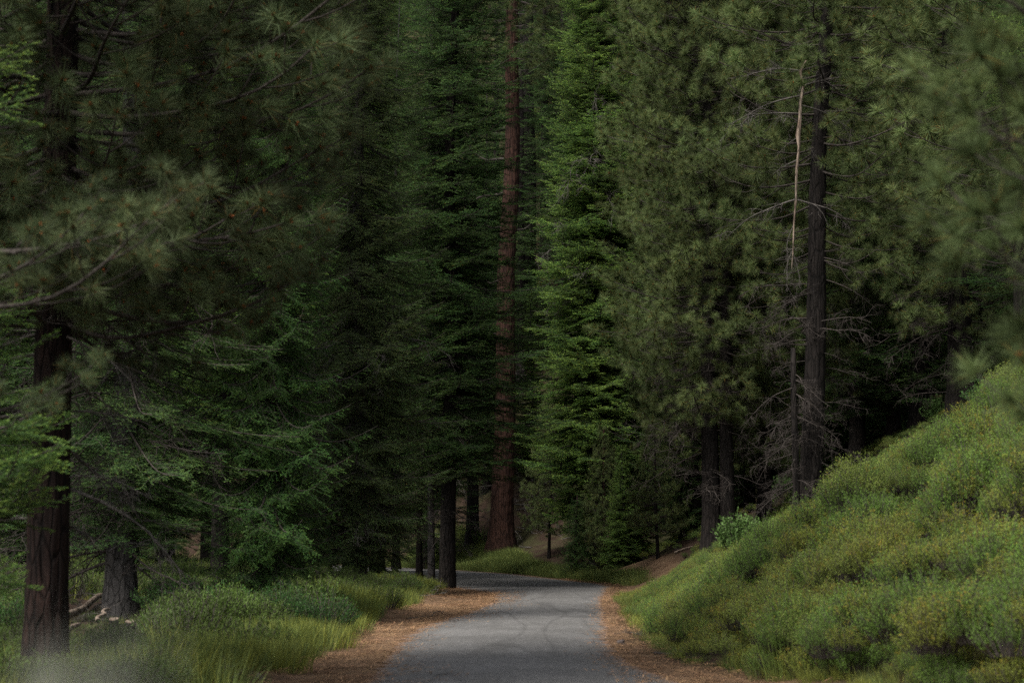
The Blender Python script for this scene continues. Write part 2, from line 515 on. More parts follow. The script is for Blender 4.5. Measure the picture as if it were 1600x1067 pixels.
def fir_branch(rng, L=3.0, step=.10, nl=.045, nw=.013, sp=.035, droop=.1, spread=.42, keep=1.0, tip=.4, tuck=.0, hang=.0, sides=4):
    """flat layered spray; tips carry lighter new growth"""
    acc = Acc()
    P = curve_pts(rng, L, 10, droop, .06, .03)
    tube(acc, P, np.linspace(.026, .005, 10), sides)
    B, D, U, S = [], [], [], []            # twig segments to needle: start, dir, length, shade
    segs = []
    n = int(L * .9 / step)
    for i in range(n):
        for s in (-1, 1):
            t = .1 + .88 * (i + rng.uniform(-.4, .4)) / n
            if rng.random() > keep: continue
            k = np.clip(t * 9, 0, 8.99); i0 = int(k); b = P[i0] + (P[i0 + 1] - P[i0]) * (k - i0)
            T = nrm(P[i0 + 1] - P[i0])
            l = spread * L * min(1, (t + .05) * 3.5) * (1 - t) ** .75 * rng.uniform(.45, 1.25) + .08
            d = nrm(T * rng.uniform(.4, 1.1) + np.array([0, s, 0]) + [0, 0, rng.uniform(-.32, .30) - hang])
            e = b + d * l + [0, 0, -.08 * l - hang * .4 * l]
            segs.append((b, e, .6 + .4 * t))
            m = int(l / .10)
            for j in range(m):
                for s2 in (-1, 1):
                    u = (j + rng.uniform(.2, 1)) / m
                    bb = b + (e - b) * u; l2 = .30 * l * (1 - u) ** .5 * rng.uniform(.5, 1.2) + .06
                    side = nrm(np.cross(d, [0, 0, 1]))
                    d2 = nrm(d * .75 + side * s2 * .85 + [0, 0, rng.uniform(-.35, .3) - hang * .6])
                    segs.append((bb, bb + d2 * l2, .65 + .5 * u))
    A = np.array([x[0] for x in segs]); E = np.array([x[1] for x in segs]); SH = np.array([x[2] for x in segs])
    for b, e, _ in segs[::1]:
        if np.linalg.norm(e - b) > .3: tube(acc, [b, (b + e) / 2, e], [.007, .005, .003], 3)
    ln = np.linalg.norm(E - A, axis=1); cnt = np.maximum(2, (ln / sp).astype(int)) * 2
    idx = np.repeat(np.arange(len(A)), cnt); u = rng.random(len(idx))
    d = nrm(E - A)[idx]; base = A[idx] + (E - A)[idx] * u[:, None]
    side = nrm(np.cross(d, [0, 0, 1.0])) * np.where(rng.random(len(idx)) < .5, -1, 1)[:, None]
    nd = nrm(d * .7 + side * rng.uniform(.4, 1.1, (len(idx), 1)) + np.array([0, 0, 1]) * rng.uniform(-.15, .7, (len(idx), 1)))
    new = (u > .72)[:, None]
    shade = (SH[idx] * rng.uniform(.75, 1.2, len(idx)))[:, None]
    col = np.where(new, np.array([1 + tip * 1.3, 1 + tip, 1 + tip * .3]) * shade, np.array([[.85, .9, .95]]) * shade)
    rust = rng.random(len(idx)) < .012; col[rust] = [2.2, .9, .6]
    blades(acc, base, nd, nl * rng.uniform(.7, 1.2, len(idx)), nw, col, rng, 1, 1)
    return acc


def dead_branch(rng, L=2.0, kids=9, droop=.25, lift=.0, curl=.08, r0=.022):
    acc = Acc()
    n = 12; t = np.linspace(0, 1, n)
    P = curve_pts(rng, L, n, 0, lift, curl); P[:, 2] -= droop * L * t ** 1.6
    tube(acc, P, np.linspace(r0, .004, n), 5, col=(1, 1, 1))

    def sub(b, d, l, r, lev):
        m = 5; q = [np.array(b)]
        dd = np.array(d)
        for _ in range(m):
            dd = nrm(dd + rng.normal(size=3) * .28 + [0, 0, -.10]); q.append(q[-1] + dd * l / m)
        tube(acc, q, np.linspace(r, r * .35, m + 1), 3)
        if lev:
            for _ in range(rng.integers(2, 5)):
                k = rng.integers(1, m); sub(q[k], nrm(dd + rng.normal(size=3) * .8), l * rng.uniform(.3, .6), r * .6, lev - 1)
    for _ in range(kids):
        k = rng.integers(2, n - 1)
        T = nrm(P[k] - P[k - 1])
        sub(P[k], nrm(T + rng.normal(size=3) * [.5, .9, .6]), L * rng.uniform(.2, .5), .009, 2)
    return acc


def variants(n, seed, fn, name, mats):
    out = []
    for i in range(n):
        me = fn(np.random.default_rng(seed + i)).mesh(name, mats)
        out.append(bpy.data.objects.new(name, me))           # never linked: only lends its mesh
    return out


def instancer(name, sources, keep_mesh=False):
    g = bpy.data.node_groups.new(name, 'GeometryNodeTree')
    g.interface.new_socket('Geometry', in_out='INPUT', socket_type='NodeSocketGeometry')
    g.interface.new_socket('Geometry', in_out='OUTPUT', socket_type='NodeSocketGeometry')
    gi = g.nodes.new('NodeGroupInput'); go = g.nodes.new('NodeGroupOutput')
    j = g.nodes.new('GeometryNodeJoinGeometry')
    for s in sources:
        oi = g.nodes.new('GeometryNodeObjectInfo'); oi.inputs['Object'].default_value = s
        gt = g.nodes.new('GeometryNodeGeometryToInstance')
        g.links.new(oi.outputs['Geometry'], gt.inputs[0]); g.links.new(gt.outputs[0], j.inputs[0])
    ip = g.nodes.new('GeometryNodeInstanceOnPoints')
    g.links.new(gi.outputs[0], ip.inputs['Points']); g.links.new(j.outputs[0], ip.inputs['Instance'])
    ip.inputs['Pick Instance'].default_value = True

    def na(nm, ty):
        x = g.nodes.new('GeometryNodeInputNamedAttribute'); x.data_type = ty; x.inputs['Name'].default_value = nm
        return next(s for s in x.outputs if s.enabled and s.name == 'Attribute')
    e = g.nodes.new('FunctionNodeEulerToRotation')
    g.links.new(na('rot', 'FLOAT_VECTOR'), e.inputs[0]); g.links.new(e.outputs[0], ip.inputs['Rotation'])
    g.links.new(na('scl', 'FLOAT_VECTOR'), ip.inputs['Scale']); g.links.new(na('idx', 'INT'), ip.inputs['Instance Index'])
    g.links.new(ip.outputs[0], go.inputs[0])
    return g


def point_mesh(name, pos, rot, scl, idx):
    me = bpy.data.meshes.new(name)
    pos = np.asarray(pos, np.float32); n = len(pos)
    me.vertices.add(n); me.vertices.foreach_set('co', pos.ravel())
    scl = np.asarray(scl, np.float32)
    if scl.ndim == 1: scl = np.repeat(scl[:, None], 3, 1)
    a = me.attributes.new('rot', 'FLOAT_VECTOR', 'POINT'); a.data.foreach_set('vector', np.asarray(rot, np.float32).ravel())
    a = me.attributes.new('scl', 'FLOAT_VECTOR', 'POINT'); a.data.foreach_set('vector', scl.ravel())
    a = me.attributes.new('idx', 'INT', 'POINT'); a.data.foreach_set('value', np.asarray(idx, np.int32))
    return me


def add_gn(o, grp):
    md = o.modifiers.new('spread', 'NODES'); md.node_group = grp


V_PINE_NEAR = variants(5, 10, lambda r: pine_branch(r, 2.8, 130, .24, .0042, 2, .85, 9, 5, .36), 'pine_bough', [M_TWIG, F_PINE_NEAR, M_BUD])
V_PINE = variants(6, 20, lambda r: pine_branch(r, 2.8, 125, .29, .0085, 1, .25, 8, 4, .50), 'pine_bough', [M_TWIG, F_PINE, M_BUD])
V_FIR_NEAR = variants(4, 30, lambda r: fir_branch(r, 2.6, .17, .032, .006, .011, .1, .40), 'fir_bough', [M_TWIG, F_FIR])
V_FIR = variants(6, 40, lambda r: fir_branch(r, 3.0, .21, .05, .013, .024, .12, .42), 'fir_bough', [M_TWIG, F_FIR])
V_BRIGHT = variants(6, 50, lambda r: fir_branch(r, 3.0, .22, .055, .015, .020, .13, .44, tip=.8), 'bright_fir_bough', [M_TWIG, F_BRIGHT])
V_BRIGHT_NEAR = variants(3, 55, lambda r: fir_branch(r, 2.0, .15, .036, .010, .012, .10, .40, tip=.7), 'bright_fir_bough', [M_TWIG, F_BRIGHT])
V_CEDAR = variants(5, 60, lambda r: fir_branch(r, 2.6, .17, .035, .008, .013, .22, .40, tip=.5, hang=.4), 'cedar_bough', [M_TWIG, F_CEDAR])
V_OLIVE = variants(5, 70, lambda r: fir_branch(r, 3.0, .13, .04, .011, .032, .20, .45, tip=.3, hang=.25), 'thin_bough', [M_TWIG, F_OLIVE])
G_PINE_NEAR = instancer('pine_boughs_near', V_PINE_NEAR)
G_PINE = instancer('pine_boughs', V_PINE)
G_FIR_NEAR = instancer('fir_boughs_near', V_FIR_NEAR)
G_FIR = instancer('fir_boughs', V_FIR)
G_BRIGHT = instancer('bright_fir_boughs', V_BRIGHT)
G_BRIGHT_NEAR = instancer('bright_fir_boughs_near', V_BRIGHT_NEAR)
G_CEDAR = instancer('cedar_boughs', V_CEDAR)
G_OLIVE = instancer('thin_boughs', V_OLIVE)
SPEC = {'pine_near': (G_PINE_NEAR, 5, 2.8), 'pine': (G_PINE, 6, 2.8), 'fir_near': (G_FIR_NEAR, 4, 2.6), 'fir': (G_FIR, 6, 3.0),
        'bright': (G_BRIGHT, 6, 3.0), 'bright_near': (G_BRIGHT_NEAR, 3, 2.0), 'cedar': (G_CEDAR, 5, 2.6), 'olive': (G_OLIVE, 5, 3.0)}
DEAD_MESH = [dead_branch(np.random.default_rng(200 + i), 1.8, 10, .25 + .1 * (i % 3)).mesh('dead_branch', [M_TWIG]) for i in range(6)]
DEAD_PALE = [dead_branch(np.random.default_rng(220 + i), 1.8, 9, .3 + .1 * (i % 3)).mesh('dead_branch', [M_DEAD]) for i in range(5)]
STUB_MESH = [dead_branch(np.random.default_rng(240 + i), 1.2, 5, .05, .25, .22, .06).mesh('gnarled_branch', [M_TWIG]) for i in range(3)]


def crown_points(rng, kind, H, z0, z1, rmax, step, per, pitch=(0, .3), path=None, az=None, shape='cone', jit=.3):
    """bough positions on the stem between z0 and z1 of a tree H tall"""
    _, nv, L0 = SPEC[kind]
    pos, rot, scl, idx = [], [], [], []
    z = z0
    while z < z1:
        u = (z - z0) / max(H - z0, .1)
        if shape == 'cone': R = rmax * (1 - u) ** .8 * min(1, .55 + u * 6)
        else: R = rmax * np.sqrt(max(0, 1 - u ** 2.2)) * min(1, .6 + u * 3)
        a0 = rng.uniform(0, 6.28)
        for k in range(per):
            a = a0 + k * 6.283 / per + rng.uniform(-.4, .4)
            if az is not None:
                lo, hi = az
                a = rng.uniform(lo, hi)
            l = max(.35, R * rng.uniform(1 - jit, 1 + jit * .4))
            zz = z + rng.uniform(-.5, .5) * step
            p = path(zz) if path else np.array([0, 0, zz])
            pit = pitch[0] + (pitch[1] - pitch[0]) * u + rng.uniform(-.15, .15)
            pos.append(p); rot.append((rng.uniform(-.25, .25), -pit, a)); s = l / L0
            scl.append((s, min(1.25, s * rng.uniform(.9, 1.2) + .1), min(1.2, s + .1))); idx.append(rng.integers(nv))
        z += step * rng.uniform(.75, 1.25)
    return pos, rot, scl, idx


def bark_bump(rng, amp):
    p = rng.uniform(0, 6, 6)
    def f(a, z):
        w = a + .35 * np.sin(z * 1.7 + p[0]) * .4
        return 1 + amp * (np.abs(np.sin(w * 5 + p[1] + .6 * np.sin(z * 2.3 + p[2]))) - .6 + .5 * np.abs(np.sin(w * 9 + p[3] + .9 * np.sin(z * 3.1 + p[4]))) + .35 * np.sin(z * 9 + a * 3 + p[5]))
    return f


def trunk_mesh(rng, H, r0, rtop, mat, lean=(0, 0), wob=.1, sides=14, amp=.06, flare=.5, step=.5, z_off=-.5, exp=.9):
    zs = np.arange(z_off, H, step); n = len(zs)
    u = np.clip(zs / H, 0, 1)
    px = lean[0] * u + wob * np.sin(zs * .35 + rng.uniform(0, 6)) * np.clip(u * 3, 0, 1)
    py = lean[1] * u + wob * np.cos(zs * .3 + rng.uniform(0, 6)) * np.clip(u * 3, 0, 1)
    r = rtop + (r0 - rtop) * (1 - u) ** exp + r0 * flare * np.exp(-np.clip(zs, -.2, 99) / (1.3 * r0 + .15))
    acc = Acc()
    tube(acc, np.stack([px, py, zs], -1), r, sides, 0, (1, 1, 1), bark_bump(rng, amp))
    return acc.mesh('trunk', [mat]), (lambda z: np.array([np.interp(z, zs, px), np.interp(z, zs, py), z])), (lambda z: float(np.interp(z, zs, r)))


TREES = []


def tree(name, label, base, kind, H, r0, bark, z0, rmax, seed, step=.5, per=4, pitch=(-.15, .5), lean=(0, 0), wob=.1, sides=14, amp=.05,
         flare=.4, rstep=.5, group=None, shape='cone', deads=0, dead_rng=(1, 6), dead_mesh=None, dead_scale=(.5, 1.1), az=None, jit=.3,
         dead_az=None, cat='tree', cut=None, exp=.9, tips=(), gap=None):
    rng = np.random.default_rng(seed)
    t = thing(name, label, cat, base, group)
    me, path, rad = trunk_mesh(rng, H, r0, .03, bark, lean, wob, sides, amp, flare, rstep, exp=exp)
    link('trunk', me, t)
    if kind:
        pts = crown_points(rng, kind, H, z0, cut or H - .3, rmax, step, per, pitch, path, az, shape, jit)
        if gap:                               # bare side: (azimuth, half width, below height)
            keep = [i for i in range(len(pts[0])) if not (pts[0][i][2] < gap[2] and abs((pts[1][i][2] - gap[0] + PI) % (2 * PI) - PI) < gap[1])]
            pts = tuple([q[i] for i in keep] for q in pts)
        for tip in tips:                      # single boughs that reach for a given place
            v = np.asarray(tip) - np.asarray(base); z = max(.5, v[2] - rng.uniform(-.1, .4)); p = path(z); v = v - p
            h = math.hypot(v[0], v[1]); L = math.hypot(h, v[2])
            pts[0].append(p); pts[1].append((rng.uniform(-.3, .3), -math.atan2(v[2], h) , math.atan2(v[1], v[0])))
            q = L / SPEC[kind][2]; pts[2].append((q, min(q, 1.0), min(q, 1.0))); pts[3].append(rng.integers(SPEC[kind][1]))
        o = tag(link('crown', point_mesh('crown', *pts), t), kind='stuff')
        add_gn(o, SPEC[kind][0])
    dm = dead_mesh or DEAD_MESH
    for _ in range(deads):
        z = rng.uniform(*dead_rng); a = rng.uniform(0, 6.28) if dead_az is None else rng.uniform(*dead_az)
        s = rng.uniform(*dead_scale); p = path(z)
        p = p + np.array([math.cos(a), math.sin(a), 0]) * rad(z) * .7
        link('dead_branch', dm[rng.integers(len(dm))], t, p, (rng.uniform(-.8, .8), rng.uniform(-.3, .35), a), s)
    TREES.append((label, tuple(round(float(x), 1) for x in base)))
    return t, path, rad


# ------------------------------------------------------------------ the trees one can tell apart
PI = math.pi
# left foreground pine
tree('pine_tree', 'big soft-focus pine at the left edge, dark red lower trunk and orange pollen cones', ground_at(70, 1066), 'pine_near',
     25, .26, M_PURPLE, 4.4, 4.3, 101, step=.34, per=5, pitch=(-.12, .5), wob=.03, sides=64, amp=.05, flare=.25, rstep=.07, shape='round',
     deads=26, dead_rng=(1.8, 5.5), dead_mesh=DEAD_PALE, jit=.35,
     tips=[at(x, y, d) for x, y, d in [(60, 120, 22.5), (95, 215, 22.6), (30, 330, 22.4), (130, 30, 23), (85, 480, 22.7), (120, 590, 22.9), (420, 400, 23.5), (500, 190, 24), (530, 60, 24), (350, 250, 22)]])
# pine whose near boughs hang in from the upper left
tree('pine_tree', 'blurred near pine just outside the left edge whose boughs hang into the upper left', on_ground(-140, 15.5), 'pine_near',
     16, .2, M_PURPLE, 7.2, 2.4, 102, step=.5, per=3, pitch=(-.05, .4), sides=24, shape='round', jit=.25,
     tips=[at(x, y, d) for x, y, d in [(300, 345, 15), (235, 405, 14.5), (150, 370, 14.5), (40, 440, 15), (150, 600, 16.5)]])
# young fir at left edge
tree('fir_tree', 'young bright green fir at the left edge in front of the red trunked pine', on_ground(-70, 20.5), 'bright_near',
     10, .10, M_GREY, 3.5, .9, 103, step=.4, per=4, pitch=(-.1, .4), sides=10,
     tips=[at(x, y, d) for x, y, d in [(115, 690, 19.5), (60, 745, 19.2), (95, 730, 20), (20, 660, 19), (120, 655, 20.5), (10, 770, 19.6), (35, 905, 20), (20, 870, 19.2), (48, 68, 19.5), (45, 132, 19.3), (10, 110, 19.8), (30, 410, 20), (55, 430, 21), (75, 600, 20.5), (62, 640, 19), (88, 700, 19.2), (75, 765, 19.5), (42, 705, 18.8), (70, 460, 20), (100, 640, 20.2), (95, 525, 21), (40, 555, 20.3), (20, 480, 20), (110, 780, 20.6)]])
# drooping dark fir with grey-brown base trunk
tree('fir_tree', 'dark drooping fir with stout grey-brown base trunk behind the two small stumps', ground_at(188, 966), 'fir_near',
     27, .33, M_GREY, 2.4, 4.4, 104, step=.42, per=5, pitch=(-.4, .3), sides=48, amp=.06, flare=.35, rstep=.1,
     deads=40, dead_rng=(1.2, 9), dead_scale=(.8, 1.7), jit=.45)
tree('cedar_tree', 'deep green cedar with boughs drooping down to the shrubs left of the road', on_ground(425, 43), 'cedar',
     23, .22, M_PURPLE, 1.3, 2.4, 105, step=.24, per=6, pitch=(-.35, .35), sides=16, jit=.55)
tree('fir_tree', 'thin olive-brown conifer with lichen-grey twigs right of the deep green cedar', on_ground(560, 66), 'olive',
     34, .28, M_GREY, 1.6, 3.9, 106, step=.30, per=5, pitch=(-.3, .3), sides=14, deads=40, dead_rng=(2, 14), dead_mesh=DEAD_PALE, dead_scale=(.8, 1.6), jit=.4)
tree('fir_tree', 'tall dark fir with smooth grey pole trunk beside the road bend', ground_at(674, 915), 'fir',
     36, .15, M_GREY, 7.0, 3.3, 107, step=.36, per=5, pitch=(-.2, .35), sides=20, deads=22, dead_rng=(2, 8), jit=.4, flare=.2)
tree('fir_tree', 'layered fir on the thick dark trunk where the road bends out of sight', ground_at(699, 919), 'fir',
     38, .31, M_BROWN, 5.0, 5.4, 108, step=.34, per=5, pitch=(-.18, .35), sides=32, amp=.06, rstep=.2, deads=20, dead_rng=(2, 7), jit=.4, lean=(.3, 0), flare=.15)
tree('fir_tree', 'slender grey-trunked fir left of the smooth grey pole trunk', ground_at(617, 903), 'fir',
     30, .14, M_GREY, 2.6, 3.0, 109, step=.4, per=4, pitch=(-.25, .3), sides=14, deads=18, dead_rng=(1.5, 6), dead_mesh=DEAD_PALE, jit=.4)
tree('fir_tree', 'short dark stem between the slender grey trunk and the smooth pole trunk', ground_at(655, 905), 'fir',
     22, .16, M_BROWN, 3.0, 2.4, 110, step=.45, per=4, pitch=(-.25, .3), sides=14, deads=14, dead_rng=(1, 6), jit=.4)
tree('fir_tree', 'fir with a black trunk standing across the road left of the great red trunk', ground_at(738, 853), 'fir',
     34, .42, M_BROWN, 8.5, 4.3, 111, step=.42, per=5, pitch=(-.2, .35), sides=28, rstep=.25, deads=10, dead_rng=(3, 9), jit=.4)
tree('fir_tree', 'tall fir with lighter green layered sprays filling the upper middle left', on_ground(590, 98), 'bright',
     43, .35, M_BROWN, 9, 4.6, 112, step=.42, per=5, pitch=(-.15, .35), sides=14, jit=.4)
tree('fir_tree', 'deep shade fir behind the deep green cedar', on_ground(455, 80), 'fir',
     36, .3, M_BROWN, .9, 4.4, 113, step=.4, per=5, pitch=(-.2, .35), sides=14, jit=.4)
tree('fir_tree', 'dark fir rising behind the drooping fir at far left', on_ground(260, 72), 'fir',
     36, .3, M_BROWN, 1.4, 4.6, 114, step=.42, per=5, pitch=(-.2, .35), sides=14, jit=.4, deads=20, dead_rng=(1, 5), dead_mesh=DEAD_PALE)
tree('fir_tree', 'mid green fir seen past the upper boughs of the left foreground pine', on_ground(345, 60), 'bright',
     33, .28, M_BROWN, 5.5, 3.4, 115, step=.4, per=4, pitch=(-.2, .35), sides=14, jit=.4)
tree('fir_tree', 'shaded fir behind the red trunked pine at the left edge', on_ground(30, 52), 'fir',
     31, .28, M_BROWN, 1.5, 4.0, 116, step=.4, per=5, pitch=(-.2, .35), sides=14, jit=.4)

# great red trunk
hb = ground_at(783, 862)
tree('pine_tree', 'giant pine with towering bare reddish-brown trunk flared at its foot beyond the road', hb, 'pine',
     60, .72, M_RED, 31, 5.0, 120, step=.7, per=4, wob=.12, sides=72, amp=.05, flare=.55, rstep=.16, lean=(1.4, 0), exp=.75,
     deads=0)
t_, path_, rad_ = TREES and (None, None, None)
gb = bpy.data.objects[[o.name for o in bpy.data.objects if o.get('label', '').startswith('giant pine')][0]]
rg = np.random.default_rng(5)
for z, a, s in [(34, 2.9, 2.2), (31.5, 3.3, 2.4), (30, 3.0, 2.0), (27.5, 3.4, 2.3), (25.5, 3.0, 1.8), (23.2, 3.2, 2.2), (21, 3.1, 1.4), (20.8, .1, 1.2), (36, .2, 2.0), (29, .4, 1.4), (17.5, 3.2, 1.1), (14, 3.0, .9)]:
    x = 1.4 * z / 60
    link('dead_branch', STUB_MESH[rg.integers(3)], gb, (x + math.cos(a) * .45, math.sin(a) * .45, z), (rg.uniform(-.5, .5), rg.uniform(-.2, .3), a), s)
tree('pine_tree', 'blackish trunk directly behind the great red trunk', on_ground(827, 150), 'pine',
     50, .62, M_BROWN, 27, 5.0, 121, step=.7, per=4, sides=28, rstep=.3, amp=.06)

# bright fir in the middle
tree('fir_tree', 'bright green layered fir just right of the great red trunk', on_ground(935, 97), 'bright',
     50, .40, M_BROWN, 2.6, 4.4, 122, step=.27, per=7, pitch=(-.18, .35), sides=14, jit=.45, deads=16, dead_rng=(12, 26), dead_mesh=DEAD_PALE, dead_scale=(1, 1.8), dead_az=(PI, 2 * PI))
tree('fir_tree', 'second bright fir behind the first with its top above the frame', on_ground(985, 118), 'bright',
     52, .42, M_BROWN, 6, 4.2, 123, step=.4, per=5, pitch=(-.12, .35), sides=14, jit=.4)

# right pines
tree('pine_tree', 'dense blue-green pine with twin dark trunks at the top of the needle-covered bank', ground_at(1112, 862), 'pine',
     36, .34, M_BROWN, 4.8, 3.9, 130, step=.42, per=5, pitch=(-.2, .5), sides=40, rstep=.15, shape='round', deads=40, dead_rng=(2, 9.5), dead_scale=(.7, 1.5), jit=.4)
tree('pine_tree', 'second dark trunk pressed against the right of the twin-trunk pine', ground_at(1138, 850), 'pine',
     33, .27, M_BROWN, 9.0, 3.2, 131, step=.6, per=4, pitch=(-.2, .5), sides=28, rstep=.2, shape='round', deads=14, dead_rng=(2, 9), jit=.4)
tree('pine_tree', 'pine with straight black trunk rising from the shrub slope behind the dead snag', ground_at(1264, 812), 'pine',
     29, .34, M_BROWN, 7.6, 3.6, 132, step=.52, per=4, pitch=(-.15, .5), sides=48, rstep=.1, amp=.06, shape='round', deads=44, dead_rng=(.8, 8.0), dead_scale=(.5, 1.2), jit=.35, flare=.2, lean=(1.5, 0), gap=(-PI / 2 - .15, .38, 12.5),
     tips=[at(x, y, d) for x, y, d in [(1325, 195, 55.8), (1312, 90, 55.8), (1290, 15, 56), (1335, 300, 56.2), (1230, 30, 56), (1340, 380, 56.5)]])
tree('pine_tree', 'broad pine with thick grey-brown trunk high on the shrub slope at right', ground_at(1502, 655), 'pine',
     27, .47, M_BROWN, 3.6, 4.5, 133, step=.5, per=5, pitch=(-.1, .5), sides=48, rstep=.12, amp=.06, shape='round', deads=26, dead_rng=(.8, 6), dead_scale=(.7, 1.4), jit=.35)
tree('pine_tree', 'pine with small tufts filling the gap between the two right-hand black trunks', on_ground(1400, 84), 'pine',
     36, .3, M_BROWN, 2.2, 3.8, 134, step=.5, per=4, pitch=(-.1, .5), sides=16, shape='round', deads=20, dead_rng=(.5, 7), dead_scale=(.8, 1.5), jit=.35)
tree('pine_tree', 'pine behind the twin-trunk pine reaching the top of the frame', on_ground(1085, 88), 'pine',
     42, .3, M_BROWN, 3.5, 4.2, 135, step=.5, per=5, pitch=(-.1, .5), sides=16, shape='round', jit=.35)
tree('pine_tree', 'pine between the twin-trunk pine and the dead snag', on_ground(1195, 74), 'pine',
     37, .27, M_BROWN, 2.6, 3.8, 136, step=.5, per=5, pitch=(-.1, .5), sides=16, shape='round', deads=30, dead_rng=(1, 8), jit=.35)
tree('pine_tree', 'pine in the upper right corner behind the blurred near boughs', on_ground(1610, 50), 'pine',
     28, .3, M_BROWN, 4.5, 3.8, 137, step=.5, per=4, pitch=(-.1, .5), sides=16, shape='round', jit=.35)
tree('pine_tree', 'blurred near pine outside the right edge with boughs reaching into the frame', on_ground(2060, 10.2), 'pine',
     9.5, .14, M_PURPLE, 5.5, 2.3, 138, step=.42, per=3, pitch=(-.1, .5), sides=20, shape='round', jit=.25,
     tips=[at(x, y, d) for x, y, d in [(1475, 200, 10), (1490, 270, 9.6), (1540, 180, 10.4), (1490, 455, 9.8), (1530, 420, 9.5), (1410, -10, 10), (1500, -25, 9.7), (1570, 335, 10.3), (1590, 680, 9.6)]])
tree('fir_tree', 'fir at the upper right edge showing a few bright new green sprays', on_ground(1690, 36), 'bright',
     16, .14, M_GREY, 7, 1.6, 139, step=.6, per=3, sides=12, tips=[at(x, y, d) for x, y, d in [(1548, 35, 35), (1560, 62, 34.6), (1545, 80, 35), (1540, 108, 35), (1580, 50, 34)]])

# young trees at the bend
tree('pine_tree', 'slender young pine with thin dark stem left of the bright fir foot', ground_at(858, 872), 'pine',
     10.5, .10, M_BROWN, 1.6, 2.1, 150, step=.32, per=5, sides=12, flare=.2, jit=.3)
tree('pine_tree', 'young pine with rusty upper stem on the grass verge at the bend', ground_at(947, 893), 'pine',
     7.2, .09, M_RED, .6, 1.9, 151, step=.24, per=6, sides=12, flare=.2, jit=.3)
tree('fir_tree', 'small bright green fir sapling tucked behind the young pine at the bend', on_ground(972, 92), 'bright',
     6.0, .06, M_GREY, .3, 1.7, 152, step=.2, per=6, sides=8)
tree('cedar_tree', 'low dark cedar sapling left of the young pine at the bend', on_ground(900, 93), 'cedar',
     4.2, .05, M_PURPLE, .2, 1.2, 153, step=.15, per=6, sides=8)
tree('pine_tree', 'young pine with thin stem at the head of the needle-covered bank', ground_at(1028, 872), 'pine',
     6.0, .08, M_BROWN, 1.2, 1.7, 154, step=.26, per=5, sides=12, flare=.2)
tree('fir_tree', 'knee-high bright fir sapling poking out of the shrubs below the broad right pine', ground_at(1508, 665), 'bright',
     1.0, .03, M_GREY, .1, .5, 155, step=.12, per=4, sides=6)

tree('fir_tree', 'light green young fir on the brown slope right behind the slender young pine', on_ground(832, 132), 'bright',
     13, .12, M_GREY, .5, 2.0, 156, step=.25, per=6, sides=8)
tree('fir_tree', 'half-grown fir in front of the black trunks at the head of the bank', on_ground(1062, 88), 'fir',
     9, .1, M_GREY, .5, 2.0, 157, step=.25, per=6, sides=8)
tree('fir_tree', 'young fir filling the gap under the bright fir, behind the young pine with rusty stem', on_ground(1000, 103), 'bright',
     8, .1, M_GREY, .4, 2.0, 158, step=.22, per=6, sides=8)
# dead snag
sb = on_ground(1246, 56.6)
d_s = sb[1] - .3
top = at(1256, 95, d_s)
Hs = top[2] - sb[2]
tS = thing('dead_tree', 'slim dead snag with a pale barkless broken upper stem between the right-hand pines', 'dead tree', sb)
rgS = np.random.default_rng(77)
zs = np.array([-.3, 0, 1.5, 3, 4.5, 5.6])
acc = Acc(); tube(acc, np.stack([-.03 + .02 * np.sin(zs), zs * 0, zs], -1), [.13, .12, .105, .095, .085, .07], 14, 0, (1, 1, 1), bark_bump(rgS, .05))
link('trunk', acc.mesh('trunk', [M_BROWN]), tS)
pix = [(1237, 420), (1238, 395), (1241, 350), (1243, 310), (1245, 270), (1248, 230), (1247, 212), (1249, 190), (1252, 160), (1254, 135), (1252, 112), (1257, 95)]
pp = np.array([at(x, y, d_s) - sb for x, y in pix]); pp[:, 0] += [0, .02, -.01, .015, -.01, .01, .0, .015, -.02, .02, -.03, .05]; rr = np.array([.012, .018, .026, .03, .034, .038, .075, .052, .045, .036, .046, .02])
acc = Acc(); tube(acc, pp, rr, 12, 0, (1, 1, 1), bark_bump(rgS, .1))
st = link('bare_stem', acc.mesh('bare_stem', [M_PALE]), tS)
for k in range(12):
    i = rgS.integers(1, 11); link('broken_twig', DEAD_PALE[k % 5], tS, pp[i] + (pp[i - 1] - pp[i]) * rgS.random(), (rgS.uniform(-.6, .6), rgS.uniform(-.9, .6), rgS.uniform(0, 6.28)), rgS.uniform(.2, .45))
for k in range(26):
    z = rgS.uniform(1.0, 6.5); link('dead_branch', DEAD_MESH[rgS.integers(6)], tS, (0, 0, z), (rgS.uniform(-.6, .6), rgS.uniform(-.2, .4), rgS.uniform(0, 6.28)), rgS.uniform(.5, 1.0))
for (x, y), a, p_, s in [((1241, 350), PI, .9, .6), ((1243, 312), PI * .95, .1, 1.2), ((1243, 312), .1, .1, 1.1), ((1247, 215), PI, .3, .45), ((1247, 218), .3, .4, .4),
                         ((1238, 392), PI * .9, 1.1, .6), ((1238, 392), .3, 1.1, .6), ((1254, 135), 0, -.5, 1.0), ((1254, 112), PI, -.3, 1.1), ((1252, 165), .2, .1, 1.1), ((1250, 150), PI, .1, 1.2), ((1250, 178), PI, -.2, 1.0), ((1246, 250), PI, .3, .8)]:
    link('dead_branch', DEAD_PALE[rgS.integers(5)], tS, at(x, y, d_s) - sb, (rgS.uniform(-.5, .5), p_, a), s)

